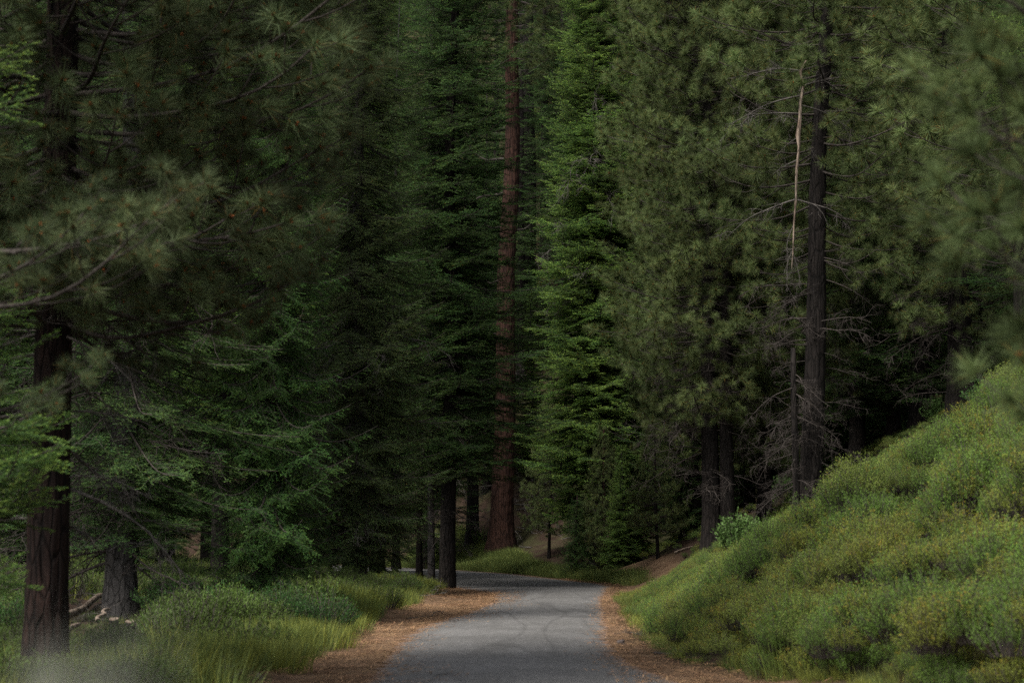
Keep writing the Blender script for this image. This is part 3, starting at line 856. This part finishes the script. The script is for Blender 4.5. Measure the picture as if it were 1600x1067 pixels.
# ------------------------------------------------------------------ far forest (one mass behind the trees above)
def far_forest():
    rng = np.random.default_rng(300)
    pts = []
    for _ in range(4000):
        y = rng.uniform(90, 330); x = rng.uniform(-.42, .42) * y
        if -13 < x - edge_r(y) * .5 - edge_l(y) * .5 < 7 and y < 170: continue
        u = 800 + x / y * FPX
        if y < 140 and 690 < u < 930: continue
        if y < 128 and -30 < x - edge_r(y) and u < 1010 and u > 560: continue
        if all((x - a) ** 2 + (y - b) ** 2 > (5.0 + y * .01) ** 2 for a, b in pts): pts.append((x, y))
        if len(pts) > 230: break
    for u, y in [(775, 146), (852, 158), (808, 172), (880, 146), (742, 152), (700, 140), (905, 134), (1150, 108), (1210, 98), (1290, 104), (1340, 97), (1385, 108), (1450, 96), (1500, 103), (1560, 98), (1600, 92), (1310, 118), (1420, 120), (1240, 122), (1660, 88), (760, 132.5), (870, 160), (790, 200), (830, 190), (815, 215), (845, 230), (480, 104), (560, 108), (620, 118), (670, 124), (200, 62), (1440, 76), (1395, 92), (1545, 74), (1570, 80), (1592, 77), (1525, 90), (1340, 84), (100, 78), (170, 90), (5, 80), (330, 92), (400, 95), (510, 92), (545, 85), (1640, 62), (1080, 104), (1170, 96), (1260, 88)]:
        pts.append(((u - 800) / FPX * y, y))
    pos, rot, scl, idx = [], [], [], []
    acc = Acc()
    for x, y in pts:
        z = float(terr(x, y)); H = rng.uniform(28, 44)
        P = crown_points(rng, 'fir', H, rng.uniform(.8, 2.5) if x < -5 or x > 8 else rng.uniform(1.5, 4), H - .3, rng.uniform(3.6, 4.8), .62, 4, (-.15, .35), None, None, 'cone', .4)
        pos += [p + np.array([x, y, z]) for p in P[0]]; rot += P[1]; scl += P[2]; idx += P[3]
        zz = np.array([-1, 0, .8, 6, 14, H])
        r0 = rng.uniform(.25, .5)
        tube(acc, np.stack([x + 0 * zz, y + 0 * zz, z + zz], -1), [r0 * 1.5, r0 * 1.3, r0, r0 * .85, r0 * .6, .03], 9)
    o = link('forest', point_mesh('forest', pos, rot, scl, idx)); add_gn(o, G_FIR)
    tag(o, 'dark mass of more distant conifers filling the slope behind', 'forest', kind='stuff')
    o2 = link('forest_trunks', acc.mesh('forest_trunks', [M_BROWN])); o2.parent = o; tag(o2, kind='stuff')


far_forest()

# ------------------------------------------------------------------ undergrowth
def shrub_proto(rng, R=.55, H=.6, stems=70, leaves=20, ll=.035, lw=.016, rust=.2, col=(1, 1, 1)):
    acc = Acc()
    for _ in range(stems):
        a = rng.uniform(0, 6.28); q = np.sqrt(rng.random())
        e = np.array([math.cos(a) * q * R, math.sin(a) * q * R, H * math.sqrt(max(.05, 1 - .8 * q * q)) * rng.uniform(.75, 1.12)])
        b = np.array([e[0] * .45, e[1] * .45, 0])
        tube(acc, [b, b * .4 + e * .6 + rng.normal(size=3) * .03, e], [.005, .004, .002], 3)
        n = leaves; u = rng.uniform(.35, 1.02, n)[:, None]
        base = b * (1 - u) + e * u + rng.normal(size=(n, 3)) * .022
        d = nrm(nrm(e - b) * .7 + rng.normal(size=(n, 3)) * .7 + [0, 0, .25])
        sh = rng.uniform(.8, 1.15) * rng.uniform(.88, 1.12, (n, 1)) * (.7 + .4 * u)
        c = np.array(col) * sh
        if rng.random() < rust:
            r = (u[:, 0] > .86); c[r] = np.array([1.3, .8, .62]) * sh[r]
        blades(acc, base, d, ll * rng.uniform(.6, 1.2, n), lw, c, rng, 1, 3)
    return acc


def grass_proto(rng, n=70, R=.26, h=.48, col=(1, 1, 1), w=.0065):
    acc = Acc()
    a = rng.uniform(0, 6.28, n); q = R * np.sqrt(rng.random(n))
    base = np.stack([np.cos(a) * q, np.sin(a) * q, a * 0 - .03], -1)
    d = nrm(np.stack([np.cos(a) * rng.uniform(.05, .6, n), np.sin(a) * rng.uniform(.05, .6, n), np.ones(n)], -1) + rng.normal(size=(n, 3)) * .1)
    c = np.array(col) * rng.uniform(.7, 1.3, (n, 1)); dry = rng.random(n) < .12; c[dry] = [1.9, 1.5, 1.1]
    blades(acc, base, d, h * rng.uniform(.5, 1.15, n), w, c, rng, 1, 2, .18)
    return acc


SV = (variants(3, 400, lambda r: shrub_proto(r, rust=.07, ll=.032, lw=.012, leaves=40, stems=85), 'low_shrub', [M_TWIG, F_SHRUB])
      + variants(2, 410, lambda r: shrub_proto(r, rust=.3, col=(.95, .86, .72), ll=.032, lw=.012, leaves=40, stems=85), 'low_shrub', [M_TWIG, F_SHRUB])
      + variants(2, 420, lambda r: shrub_proto(r, rust=.03, col=(.62, .8, .7), H=.7, ll=.032, lw=.012, leaves=40, stems=85), 'low_shrub', [M_TWIG, F_SHRUB]))
G_SHRUB = instancer('low_shrubs', SV)
F_LUSH = foliage_mat('lush_leaves', (.08, .125, .028), .3, vary=.35)
LVV = variants(4, 450, lambda r: shrub_proto(r, R=.5, H=.55, stems=60, leaves=24, ll=.05, lw=.014, rust=0), 'leafy_plant', [M_TWIG, F_LUSH])
G_LUSH = instancer('leafy_plants', LVV)

def clearing(x, y):          # trodden patch round the two stumps and the log
    u = x / y
    return np.where((u > -.25) & (u < -.18) & (y > 25.5) & (y < 48), .16, 1)

GV = (variants(3, 430, lambda r: grass_proto(r), 'grass_tuft', [M_TWIG, F_GRASS])
      + variants(2, 440, lambda r: grass_proto(r, col=(1.45, 1.22, .75)), 'grass_tuft', [M_TWIG, F_GRASS]))
G_GRASS = instancer('grass_tufts', GV)


def scatter(name, label, cat, grp, n, dens, box, scl, pick, seed, zs=(.9, 1.1), sink=0.0, lift=None):
    rng = np.random.default_rng(seed)
    x = rng.uniform(box[0], box[1], n); y = rng.uniform(box[2], box[3], n)
    k = rng.random(n) < dens(x, y); x, y = x[k], y[k]
    s = scl(x, y); s, sz = s if isinstance(s, tuple) else (s, s)
    j = rng.uniform(.75, 1.25, len(x)); s = s * j; sz = sz * j
    z = terr(x, y) - sink + (lift(x, y) if lift else 0)
    rot = np.stack([rng.uniform(-.15, .15, len(x)), rng.uniform(-.15, .15, len(x)), rng.uniform(0, 6.28, len(x))], -1)
    sc = np.stack([s, s, sz * rng.uniform(zs[0], zs[1], len(x))], -1)
    o = link(name, point_mesh(name, np.stack([x, y, z], -1), rot, sc, pick(x, y, rng))); add_gn(o, grp)
    return tag(o, label, cat, kind='stuff')


def vis(x, y): return (np.abs(x) < y * .285 + 2.5)


_mr = np.random.default_rng(90)
MC = np.stack([_mr.uniform(1, 36, 1900), _mr.uniform(6, 100, 1900)], -1)[:1250]; MR = _mr.uniform(.6, 1.9, 1900); MK = _mr.random(1900)


def mound(x, y):             # nearest rounded bush: dome height 0..1 and its own number
    x = np.asarray(x); out = np.zeros(x.shape); key = np.zeros(x.shape)
    for (cx, cy_), r, k in zip(MC, MR, MK):
        q = (.6 + .4 * k) * 1 - ((x - cx) ** 2 + ((y - cy_) * .8) ** 2) / r ** 2
        m = q > out
        out = np.where(m, q, out); key = np.where(m, k, key)
    return np.sqrt(out), key


def sh_dens(x, y):
    s = x - edge_r(y)
    lim = np.interp(y, [10, 24, 28, 32, 40, 60, 80], [1.9, 1.55, 1.2, .95, .85, .8, 1.0])
    d = np.clip((s - lim - .25 * wav(x, y, .9, 1)) / .35, 0, 1)
    bank = (y > 66) & (s < 3.4) & (y < 92)       # bare needle bank
    return d * vis(x, y) * np.where(bank, .04, 1) * np.clip(mound(x, y)[0] * 2.2 - .1, .5, 1) * np.where(y > 80, .3, 1) * (.72 + .28 * np.clip(wav(x, y, 2.2, 5) * 2, -1, 1))


def sh_pick(x, y, rng):
    w = (mound(x, y)[1] - .5) * 3.2 + .5 * wav(x, y, 4.6, 3) + rng.normal(size=len(x)) * .35 - .8 * np.clip((30 - y) / 8, 0, 1) * (x > 4.5)
    return np.where(w < -1.0, rng.integers(3, 5, len(x)), np.where(w > 1.25, rng.integers(5, 7, len(x)), rng.integers(0, 3, len(x))))


scatter('shrub_cover', 'low green shrub thicket with rusty tips covering the right-hand slope', 'shrubs', G_SHRUB, 25000, sh_dens, (1, 34, 7, 105),
        lambda x, y: (lambda k, m: (k * (.62 + .35 * m), k * (.55 + .45 * m)))(np.interp(x - edge_r(y), [0, 1.3, 3], [.5, .75, 1.0]) * np.interp(y, [20, 40, 46, 52, 62, 75, 90], [1.0, 1.0, .85, .6, .45, .4, .6]), mound(x, y)[0]), sh_pick, 500, sink=.05,
        lift=lambda x, y: 1.05 * mound(x, y)[0] * np.interp(x - edge_r(y), [.8, 1.6, 3], [.1, .5, 1.0]) * np.interp(y, [20, 36, 44, 52, 62, 75, 90], [1.0, 1.0, .3, .1, .1, .1, .2]))

scatter('low_shrub_layer', 'short green shrubs filling the hollows between the rounded mounds on the right-hand slope', 'shrubs', G_SHRUB, 15000,
        lambda x, y: vis(x, y) * np.clip((x - edge_r(y) - np.interp(y, [10, 24, 28, 32, 40, 60], [1.9, 1.6, 1.3, 1.1, 1.0, 1.0])) / .3, 0, 1) * (y < 62) * .8, (1, 30, 7, 62),
        lambda x, y: .62 + .15 * wav(x, y, 2, 1), sh_pick, 505, sink=.03)


def left_dens(x, y):
    s = edge_l(y) - x
    d = np.clip((s - shoulder_l(y) - .05 - .35 * wav(x, y, 1.0, 1)) / .5, 0, 1)
    return d * vis(x, y)


scatter('undergrowth', 'mixed dark green undergrowth under the trees on the left', 'undergrowth', G_LUSH, 15000,
        lambda x, y: clearing(x, y) * left_dens(x, y) * (edge_l(y) - x > 1.9) * np.clip(.45 + .5 * wav(x, y, 2.3, 4), 0, 1) * np.where(y > 62, .25, 1) * .9 * np.clip((edge_l(y) - x - 2.2) / 1.5, .2, 1), (-26, 0, 20, 95),
        lambda x, y: (.95 + .5 * wav(x, y, 1.6, 1)) * np.sqrt(clearing(x, y)), lambda x, y, r: r.integers(0, 4, len(x)), 510)
scatter('grass', 'tall green grass along the left side of the road', 'grass', G_GRASS, 34000,
        lambda x, y: clearing(x, y) * left_dens(x, y) * np.interp(edge_l(y) - x, [0, 2.5, 4.5, 9, 16], [1, .9, .35, .25, .15]) * np.where(y > 78, 0, 1), (-24, 0, 19, 80),
        lambda x, y: (1.0 + .4 * wav(x, y, 1.7, 2)) * np.sqrt(clearing(x, y)), lambda x, y, r: r.integers(0, 5, len(x)), 520)
scatter('verge_grass', 'yellow-green grass verge on the outside of the road bend', 'grass', G_GRASS, 26000,
        lambda x, y: (np.clip((x - edge_r(y) - .5) / .4, 0, 1)) * (x - edge_r(y) < np.interp(x, [0, 2.5], [5.5, 1.6]) + .8 * wav(x, y, 2, 1)) * np.clip((y - 78) / 5, 0, 1), (-16, 9, 76, 132),
        lambda x, y: 1.3 + .3 * wav(x, y, 1.7, 2), lambda x, y, r: r.integers(3, 5, len(x)), 530)
scatter('roadside_grass', 'sparse short grass at the foot of the right-hand shrubs', 'grass', G_GRASS, 9000,
        lambda x, y: vis(x, y) * np.clip(1 - np.abs(x - edge_r(y) - np.interp(y, [24, 32, 60], [1.65, .95, .7])) / .35, 0, 1) * .8, (0, 9, 17, 66),
        lambda x, y: .5 + .12 * wav(x, y, 1.7, 2), lambda x, y, r: r.integers(0, 5, len(x)), 540)
scatter('hill_undergrowth', 'patchy green brush on the brown slope behind the great red trunk', 'undergrowth', G_SHRUB, 7000,
        lambda x, y: (x - edge_r(y) > 5) * np.clip(wav(x, y, 5, 4) * 2 + .1, 0, 1) * .6, (-25, 30, 126, 200),
        lambda x, y: 1.5 + 0 * x, lambda x, y, r: r.integers(0, 7, len(x)), 550)




# ------------------------------------------------------------------ small things on the ground
def rock_mesh(rng, mat, flat=.7):
    n, m = 9, 12; acc = Acc()
    th = np.linspace(0, np.pi, n)[:, None]; ph = np.linspace(0, 2 * np.pi, m, endpoint=False)[None]
    k = rng.normal(size=(7, 3)); r = 1 + 0 * th * ph
    d = np.stack([np.sin(th) * np.cos(ph), np.sin(th) * np.sin(ph), np.cos(th) + 0 * ph], -1)
    for q in k: r = r + .10 * np.sin((d @ q) * 2.2 + q[0] * 3)
    v = d * r[..., None] * [1, .8, flat]
    i = (np.arange(n - 1)[:, None] * m); j = np.arange(m)[None]; j2 = (j + 1) % m
    f = np.concatenate([np.stack([i + j, i + m + j, i + m + j2], -1).reshape(-1, 3), np.stack([i + j, i + m + j2, i + j2], -1).reshape(-1, 3)])
    acc.add(v, f, 0, (1, 1, 1))
    return acc.mesh('rock', [mat], smooth=())


M_STONE = simple_mat('weathered_stone', (.07, .055, .05), (.16, .13, .12), 9)
M_WHITE = simple_mat('pale_chipped_stone', (.35, .33, .31), (.6, .58, .55), 14)
rk = np.random.default_rng(61)
for px, py, rp, mt, label in [
        (403, 1062, 8, M_STONE, 'largest dark stone on the left road shoulder at the bottom of the picture'),
        (443, 1038, 6, M_STONE, 'round brown stone between the largest dark stone and the pair at the grass edge'),
        (464, 1012, 6, M_STONE, 'dark stone at the grass edge, lower left of its twin on the shoulder'),
        (479, 1005, 6, M_STONE, 'dark stone at the grass edge of the left shoulder, farthest up the road'),
        (405, 1029, 6, M_STONE, 'stone half in the grass beside the pale chips on the left verge'),
        (371, 1024, 3, M_WHITE, 'small pale chip lying alone left of the other pale chips in the verge grass'),
        (384, 1027, 4, M_WHITE, 'middle pale chip in the verge grass left of the road'),
        (394, 1026, 5, M_WHITE, 'largest pale chip in the verge grass left of the road'),
        (911, 897, 5, M_WHITE, 'white stone in the grass verge at the outside of the bend'),
        (971, 1006, 6, M_STONE, 'lone dark stone on the orange needle litter of the right shoulder')]:
    p = ground_at(px, py); r = rp * p[1] / FPX
    o = link('rock', rock_mesh(rk, mt), None, p + [0, 0, r * .35], (0, 0, rk.uniform(0, 6)), r * 1.15)
    tag(o, label, 'rock', 'loose stones beside the road')


def stick(name, label, cat, a, b, r0, r1, mat, seed, bend=.06, twigs=3, lift=.04, group=None):
    rng = np.random.default_rng(seed)
    t = thing(name, label, cat, a, group)
    n = 9; u = np.linspace(0, 1, n)[:, None]; P = (1 - u) * 0 + u * (np.asarray(b) - a)
    L = np.linalg.norm(P[-1]); P = P + rng.normal(size=(n, 3)) * [bend * .3, bend * .3, bend * .12] * L * .3
    for i in range(n): P[i, 2] = max(P[i, 2], float(terr(P[i, 0] + a[0], P[i, 1] + a[1])) - a[2] + r0 * .6)
    P[:, 2] += lift
    acc = Acc(); tube(acc, P, np.linspace(r0, r1, n), 9, bump=bark_bump(rng, .06)); link('stem', acc.mesh('stem', [mat]), t)
    for _ in range(twigs):
        k = rng.integers(2, n - 1)
        link('side_twig', DEAD_PALE[rng.integers(5)], t, P[k], (rng.uniform(-1, 1), rng.uniform(-.6, -.1), rng.uniform(0, 6.28)), rng.uniform(.12, .3) * min(1.6, L))
    return t


stick('fallen_log', 'weathered pale fallen log lying in grass left of the two small stumps', 'log', ground_at(100, 975), ground_at(172, 938), .09, .05, M_PALE, 1, lift=.12)
stick('fallen_branch', 'pale broken branch end poking from the grass right of the red trunk foot', 'branch', ground_at(100, 1012), ground_at(124, 1000), .06, .03, M_PALE, 2, twigs=1, lift=.22)
stick('fallen_branch', 'pale slanting branch leaning beside the nearer small stump', 'branch', ground_at(150, 992), ground_at(170, 972), .045, .02, M_PALE, 3, twigs=2, lift=.25)
stick('fallen_branch', 'thin forked stick on the needle litter of the left shoulder near the bend', 'branch', ground_at(636, 967), ground_at(692, 960), .022, .008, M_DEAD, 4, twigs=3, lift=0)
stick('fallen_branch', 'dark curved stick at the foot of the shrubs on the right shoulder', 'branch', ground_at(985, 990), ground_at(1020, 998), .022, .01, M_TWIG, 5, twigs=3, lift=.01)
stick('fallen_branch', 'low dark stick farther down the right shoulder towards the camera', 'branch', ground_at(1022, 1022), ground_at(1055, 1024), .025, .01, M_TWIG, 6, twigs=2, lift=.01)
stick('fallen_branch', 'pale stick crossing the needle-covered bank at the bend', 'branch', ground_at(1055, 866), ground_at(1082, 856), .05, .02, M_PALE, 7, twigs=2, lift=.05)
for px, py, w, h, label in [(178, 992, 14, 20, 'short sawn stump with pale top, left of its twin, in front of the grey-brown trunk'),
                            (204, 998, 15, 22, 'short sawn stump with pale top, right of its twin, in front of the grey-brown trunk')]:
    p = ground_at(px, py); q = p[1] / FPX
    t = thing('tree_stump', label, 'stump', p, 'small sawn stumps')
    t.rotation_euler = (.26, 0, 0); acc = Acc(); hh = h * q * 1.25; r = w * q / 2 * 1.1
    tube(acc, [[0, 0, -.1], [0, 0, .02], [0, 0, hh * .5], [.01, 0, hh]], [r * 1.3, r * 1.15, r, r * .97], 18, bump=bark_bump(rk, .05))
    link('bark', acc.mesh('bark', [M_BROWN]), t)
    acc = Acc(); tube(acc, [[.01, 0, hh + .002], [.01, 0, hh + .012]], [r * .98, r * .95], 18)
    link('cut_face', acc.mesh('cut_face', [M_PALE], smooth=()), t)

# single shrubs that stand out
BIGLEAF = [shrub_proto(np.random.default_rng(700 + i), R=.55, H=.95, stems=60, leaves=26, ll=.09, lw=.045, rust=0).mesh('foliage', [M_TWIG, F_BRIGHT]) for i in range(2)]
DARKLEAF = [shrub_proto(np.random.default_rng(710 + i), R=.8, H=.75, stems=150, leaves=30, ll=.04, lw=.02, rust=0, col=(.8, .9, .8)).mesh('foliage', [M_TWIG, F_CEDAR]) for i in range(2)]
for px, py, me, s, label in [
        (1150, 862, BIGLEAF[0], 1.35, 'bright broad-leaved shrub at the foot of the twin dark trunks'),
        (1168, 850, BIGLEAF[1], 1.0, 'smaller broad-leaved shrub uphill of the bright one by the twin dark trunks'),
        (1225, 775, BIGLEAF[1], 1.0, 'light green broad-leaved shrub left of the straight black trunk on the slope'),
        (505, 985, DARKLEAF[0], 1.0, 'dark low shrub bulging onto the left shoulder nearest the road'),
        (440, 975, DARKLEAF[1], 1.05, 'dark rounded shrub under the drooping tip of the green cedar'),
        (345, 975, DARKLEAF[0], 1.15, 'broad dark shrub between the two stumps and the cedar'),
        (270, 960, DARKLEAF[1], 1.2, 'dark shrub right beside the stout grey-brown trunk'),
        (1335, 712, BIGLEAF[0], 1.1, 'light green shrub on the slope crest just right of the straight black trunk'),
        (1405, 678, DARKLEAF[0], 1.2, 'dark green rounded shrub on the slope crest between the two right-hand trunks'),
        (1462, 660, BIGLEAF[1], 1.15, 'light green shrub on the slope crest left of the knee-high fir sapling'),
        (1560, 640, DARKLEAF[1], 1.4, 'dark bush on the slope crest near the right edge of the picture'),
        (20, 1010, DARKLEAF[1], 1.0, 'dark shrub in the lower left corner before the red trunk')]:
    p = ground_at(px, py)
    t = thing('shrub', label, 'shrub', p)
    tag(link('foliage', me, t, (0, 0, -.03), (0, 0, rk.uniform(0, 6)), s), kind='stuff')
BL = [grass_proto(np.random.default_rng(720 + i), 70, .16, .9, (1.1, 1.15, .9), .008).mesh('grass_clump', [M_TWIG, F_GRASS]) for i in range(2)]
for px, py, s, label in [(1222, 1062, 1.2, 'tall pale-green grass clump before the shrubs at the bottom right of the road'),
                         (1150, 1050, .7, 'shorter grass clump at the shrub edge left of the tall one'),
                         (575, 965, 1.0, 'tall light grass clump at the left verge beside the litter'),
                         (535, 930, 1.1, 'tall light grass clump behind the dark low shrub on the left verge')]:
    o = link('grass_clump', BL[rk.integers(2)], None, ground_at(px, py) - [0, 0, .03], (0, 0, rk.uniform(0, 6)), s)
    tag(o, label, 'grass')
# dry grass added close to the lens so its blur makes the corner haze
M_STRAW = foliage_mat('dry_straw', (.30, .31, .27), .3)
acc = Acc(); rg2 = np.random.default_rng(9)
for _ in range(24):
    y = 1.15 + rg2.uniform(-.2, .25); q = rg2.random(); x = (-.275 + .085 * q) * y; H = EYE - .0757 * y + rg2.uniform(-.03, .010) - .006 * q
    top = np.array([x + rg2.uniform(-.03, .03), y, H])
    tube(acc, [[x, y, -.02], [x, y, H * .6], top], [.0016, .0012, .0006], 3)
    n = 7; u = rg2.uniform(.93, 1, n)[:, None]; b = np.array([x, y, 0]) * (1 - u) + top * u; b[:, 2] = H * u[:, 0]
    blades(acc, b, nrm(rg2.normal(size=(n, 3)) * .5 + [0, 0, 1]), .05, .0018, np.ones((n, 3)), rg2, 1, 1)
p0 = np.array([-.36, 1.45, float(terr(-.36, 1.45))])
acc.xform(Matrix.Translation(Vector((-p0[0], -p0[1], 0))))
tag(link('dry_grass', acc.mesh('dry_grass', [M_STRAW, M_STRAW]), None, p0), 'pale dry grass added close to the lens to make a haze at the lower left corner', 'grass')


# litter: twigs and needles lying about
def litter_proto(rng, n=26, R=.3):
    acc = Acc(); a = rng.uniform(0, 6.28, n); q = R * np.sqrt(rng.random(n))
    b = np.stack([np.cos(a) * q, np.sin(a) * q, rng.uniform(.004, .02, n)], -1); d = nrm(np.stack([rng.normal(size=n), rng.normal(size=n), rng.normal(size=n) * .08], -1))
    c = np.array([1, 1, 1]) * rng.uniform(.35, 1.6, (n, 1)) * np.array([1, .82, .65])
    blades(acc, b, d, rng.uniform(.05, .2, n), rng.uniform(.006, .016, n), c, rng, 1, 3, 0, up=np.tile([0, 0, 1.0], (n, 1)))
    return acc


F_LIT = foliage_mat('fallen_needles', (.27, .195, .135), 0, .9, .1)
LV = variants(4, 800, lambda r: litter_proto(r), 'litter_patch', [M_TWIG, F_LIT])
SVK = variants(3, 810, lambda r: dead_branch(r, 1.2, 5, .02, .0, .1, .014), 'fallen_twigs', [M_DEAD])
G_LIT = instancer('needle_litter', LV); G_STK = instancer('fallen_twigs', SVK)
scatter('needle_litter', 'brown needle litter and twigs strewn along both road shoulders', 'litter', G_LIT, 20000,
        lambda x, y: vis(x, y) * np.where(x > .4, np.clip(1 - np.abs(x - edge_r(y) - .3) / (shoulder_r(y) + .2), 0, 1), np.clip(1 - np.abs(edge_l(y) - x - .45) / (shoulder_l(y) + .2), 0, 1)) ** .6, (-7, 7, 19, 92),
        lambda x, y: 1 + 0 * x, lambda x, y, r: r.integers(0, 4, len(x)), 560, sink=-.012)
scatter('fallen_twigs', 'grey fallen twigs scattered on the brown forest floor', 'twigs', G_STK, 5200,
        lambda x, y: vis(x, y) * (((x - edge_r(y) > 5) & (y > 122)) | ((edge_l(y) - x > 2) & (y < 100) & (x * 7 % 1 < .25))), (-28, 30, 22, 175),
        lambda x, y: np.interp(y, [30, 120], [.7, 2.6]), lambda x, y, r: r.integers(0, 3, len(x)), 570, sink=-.03)
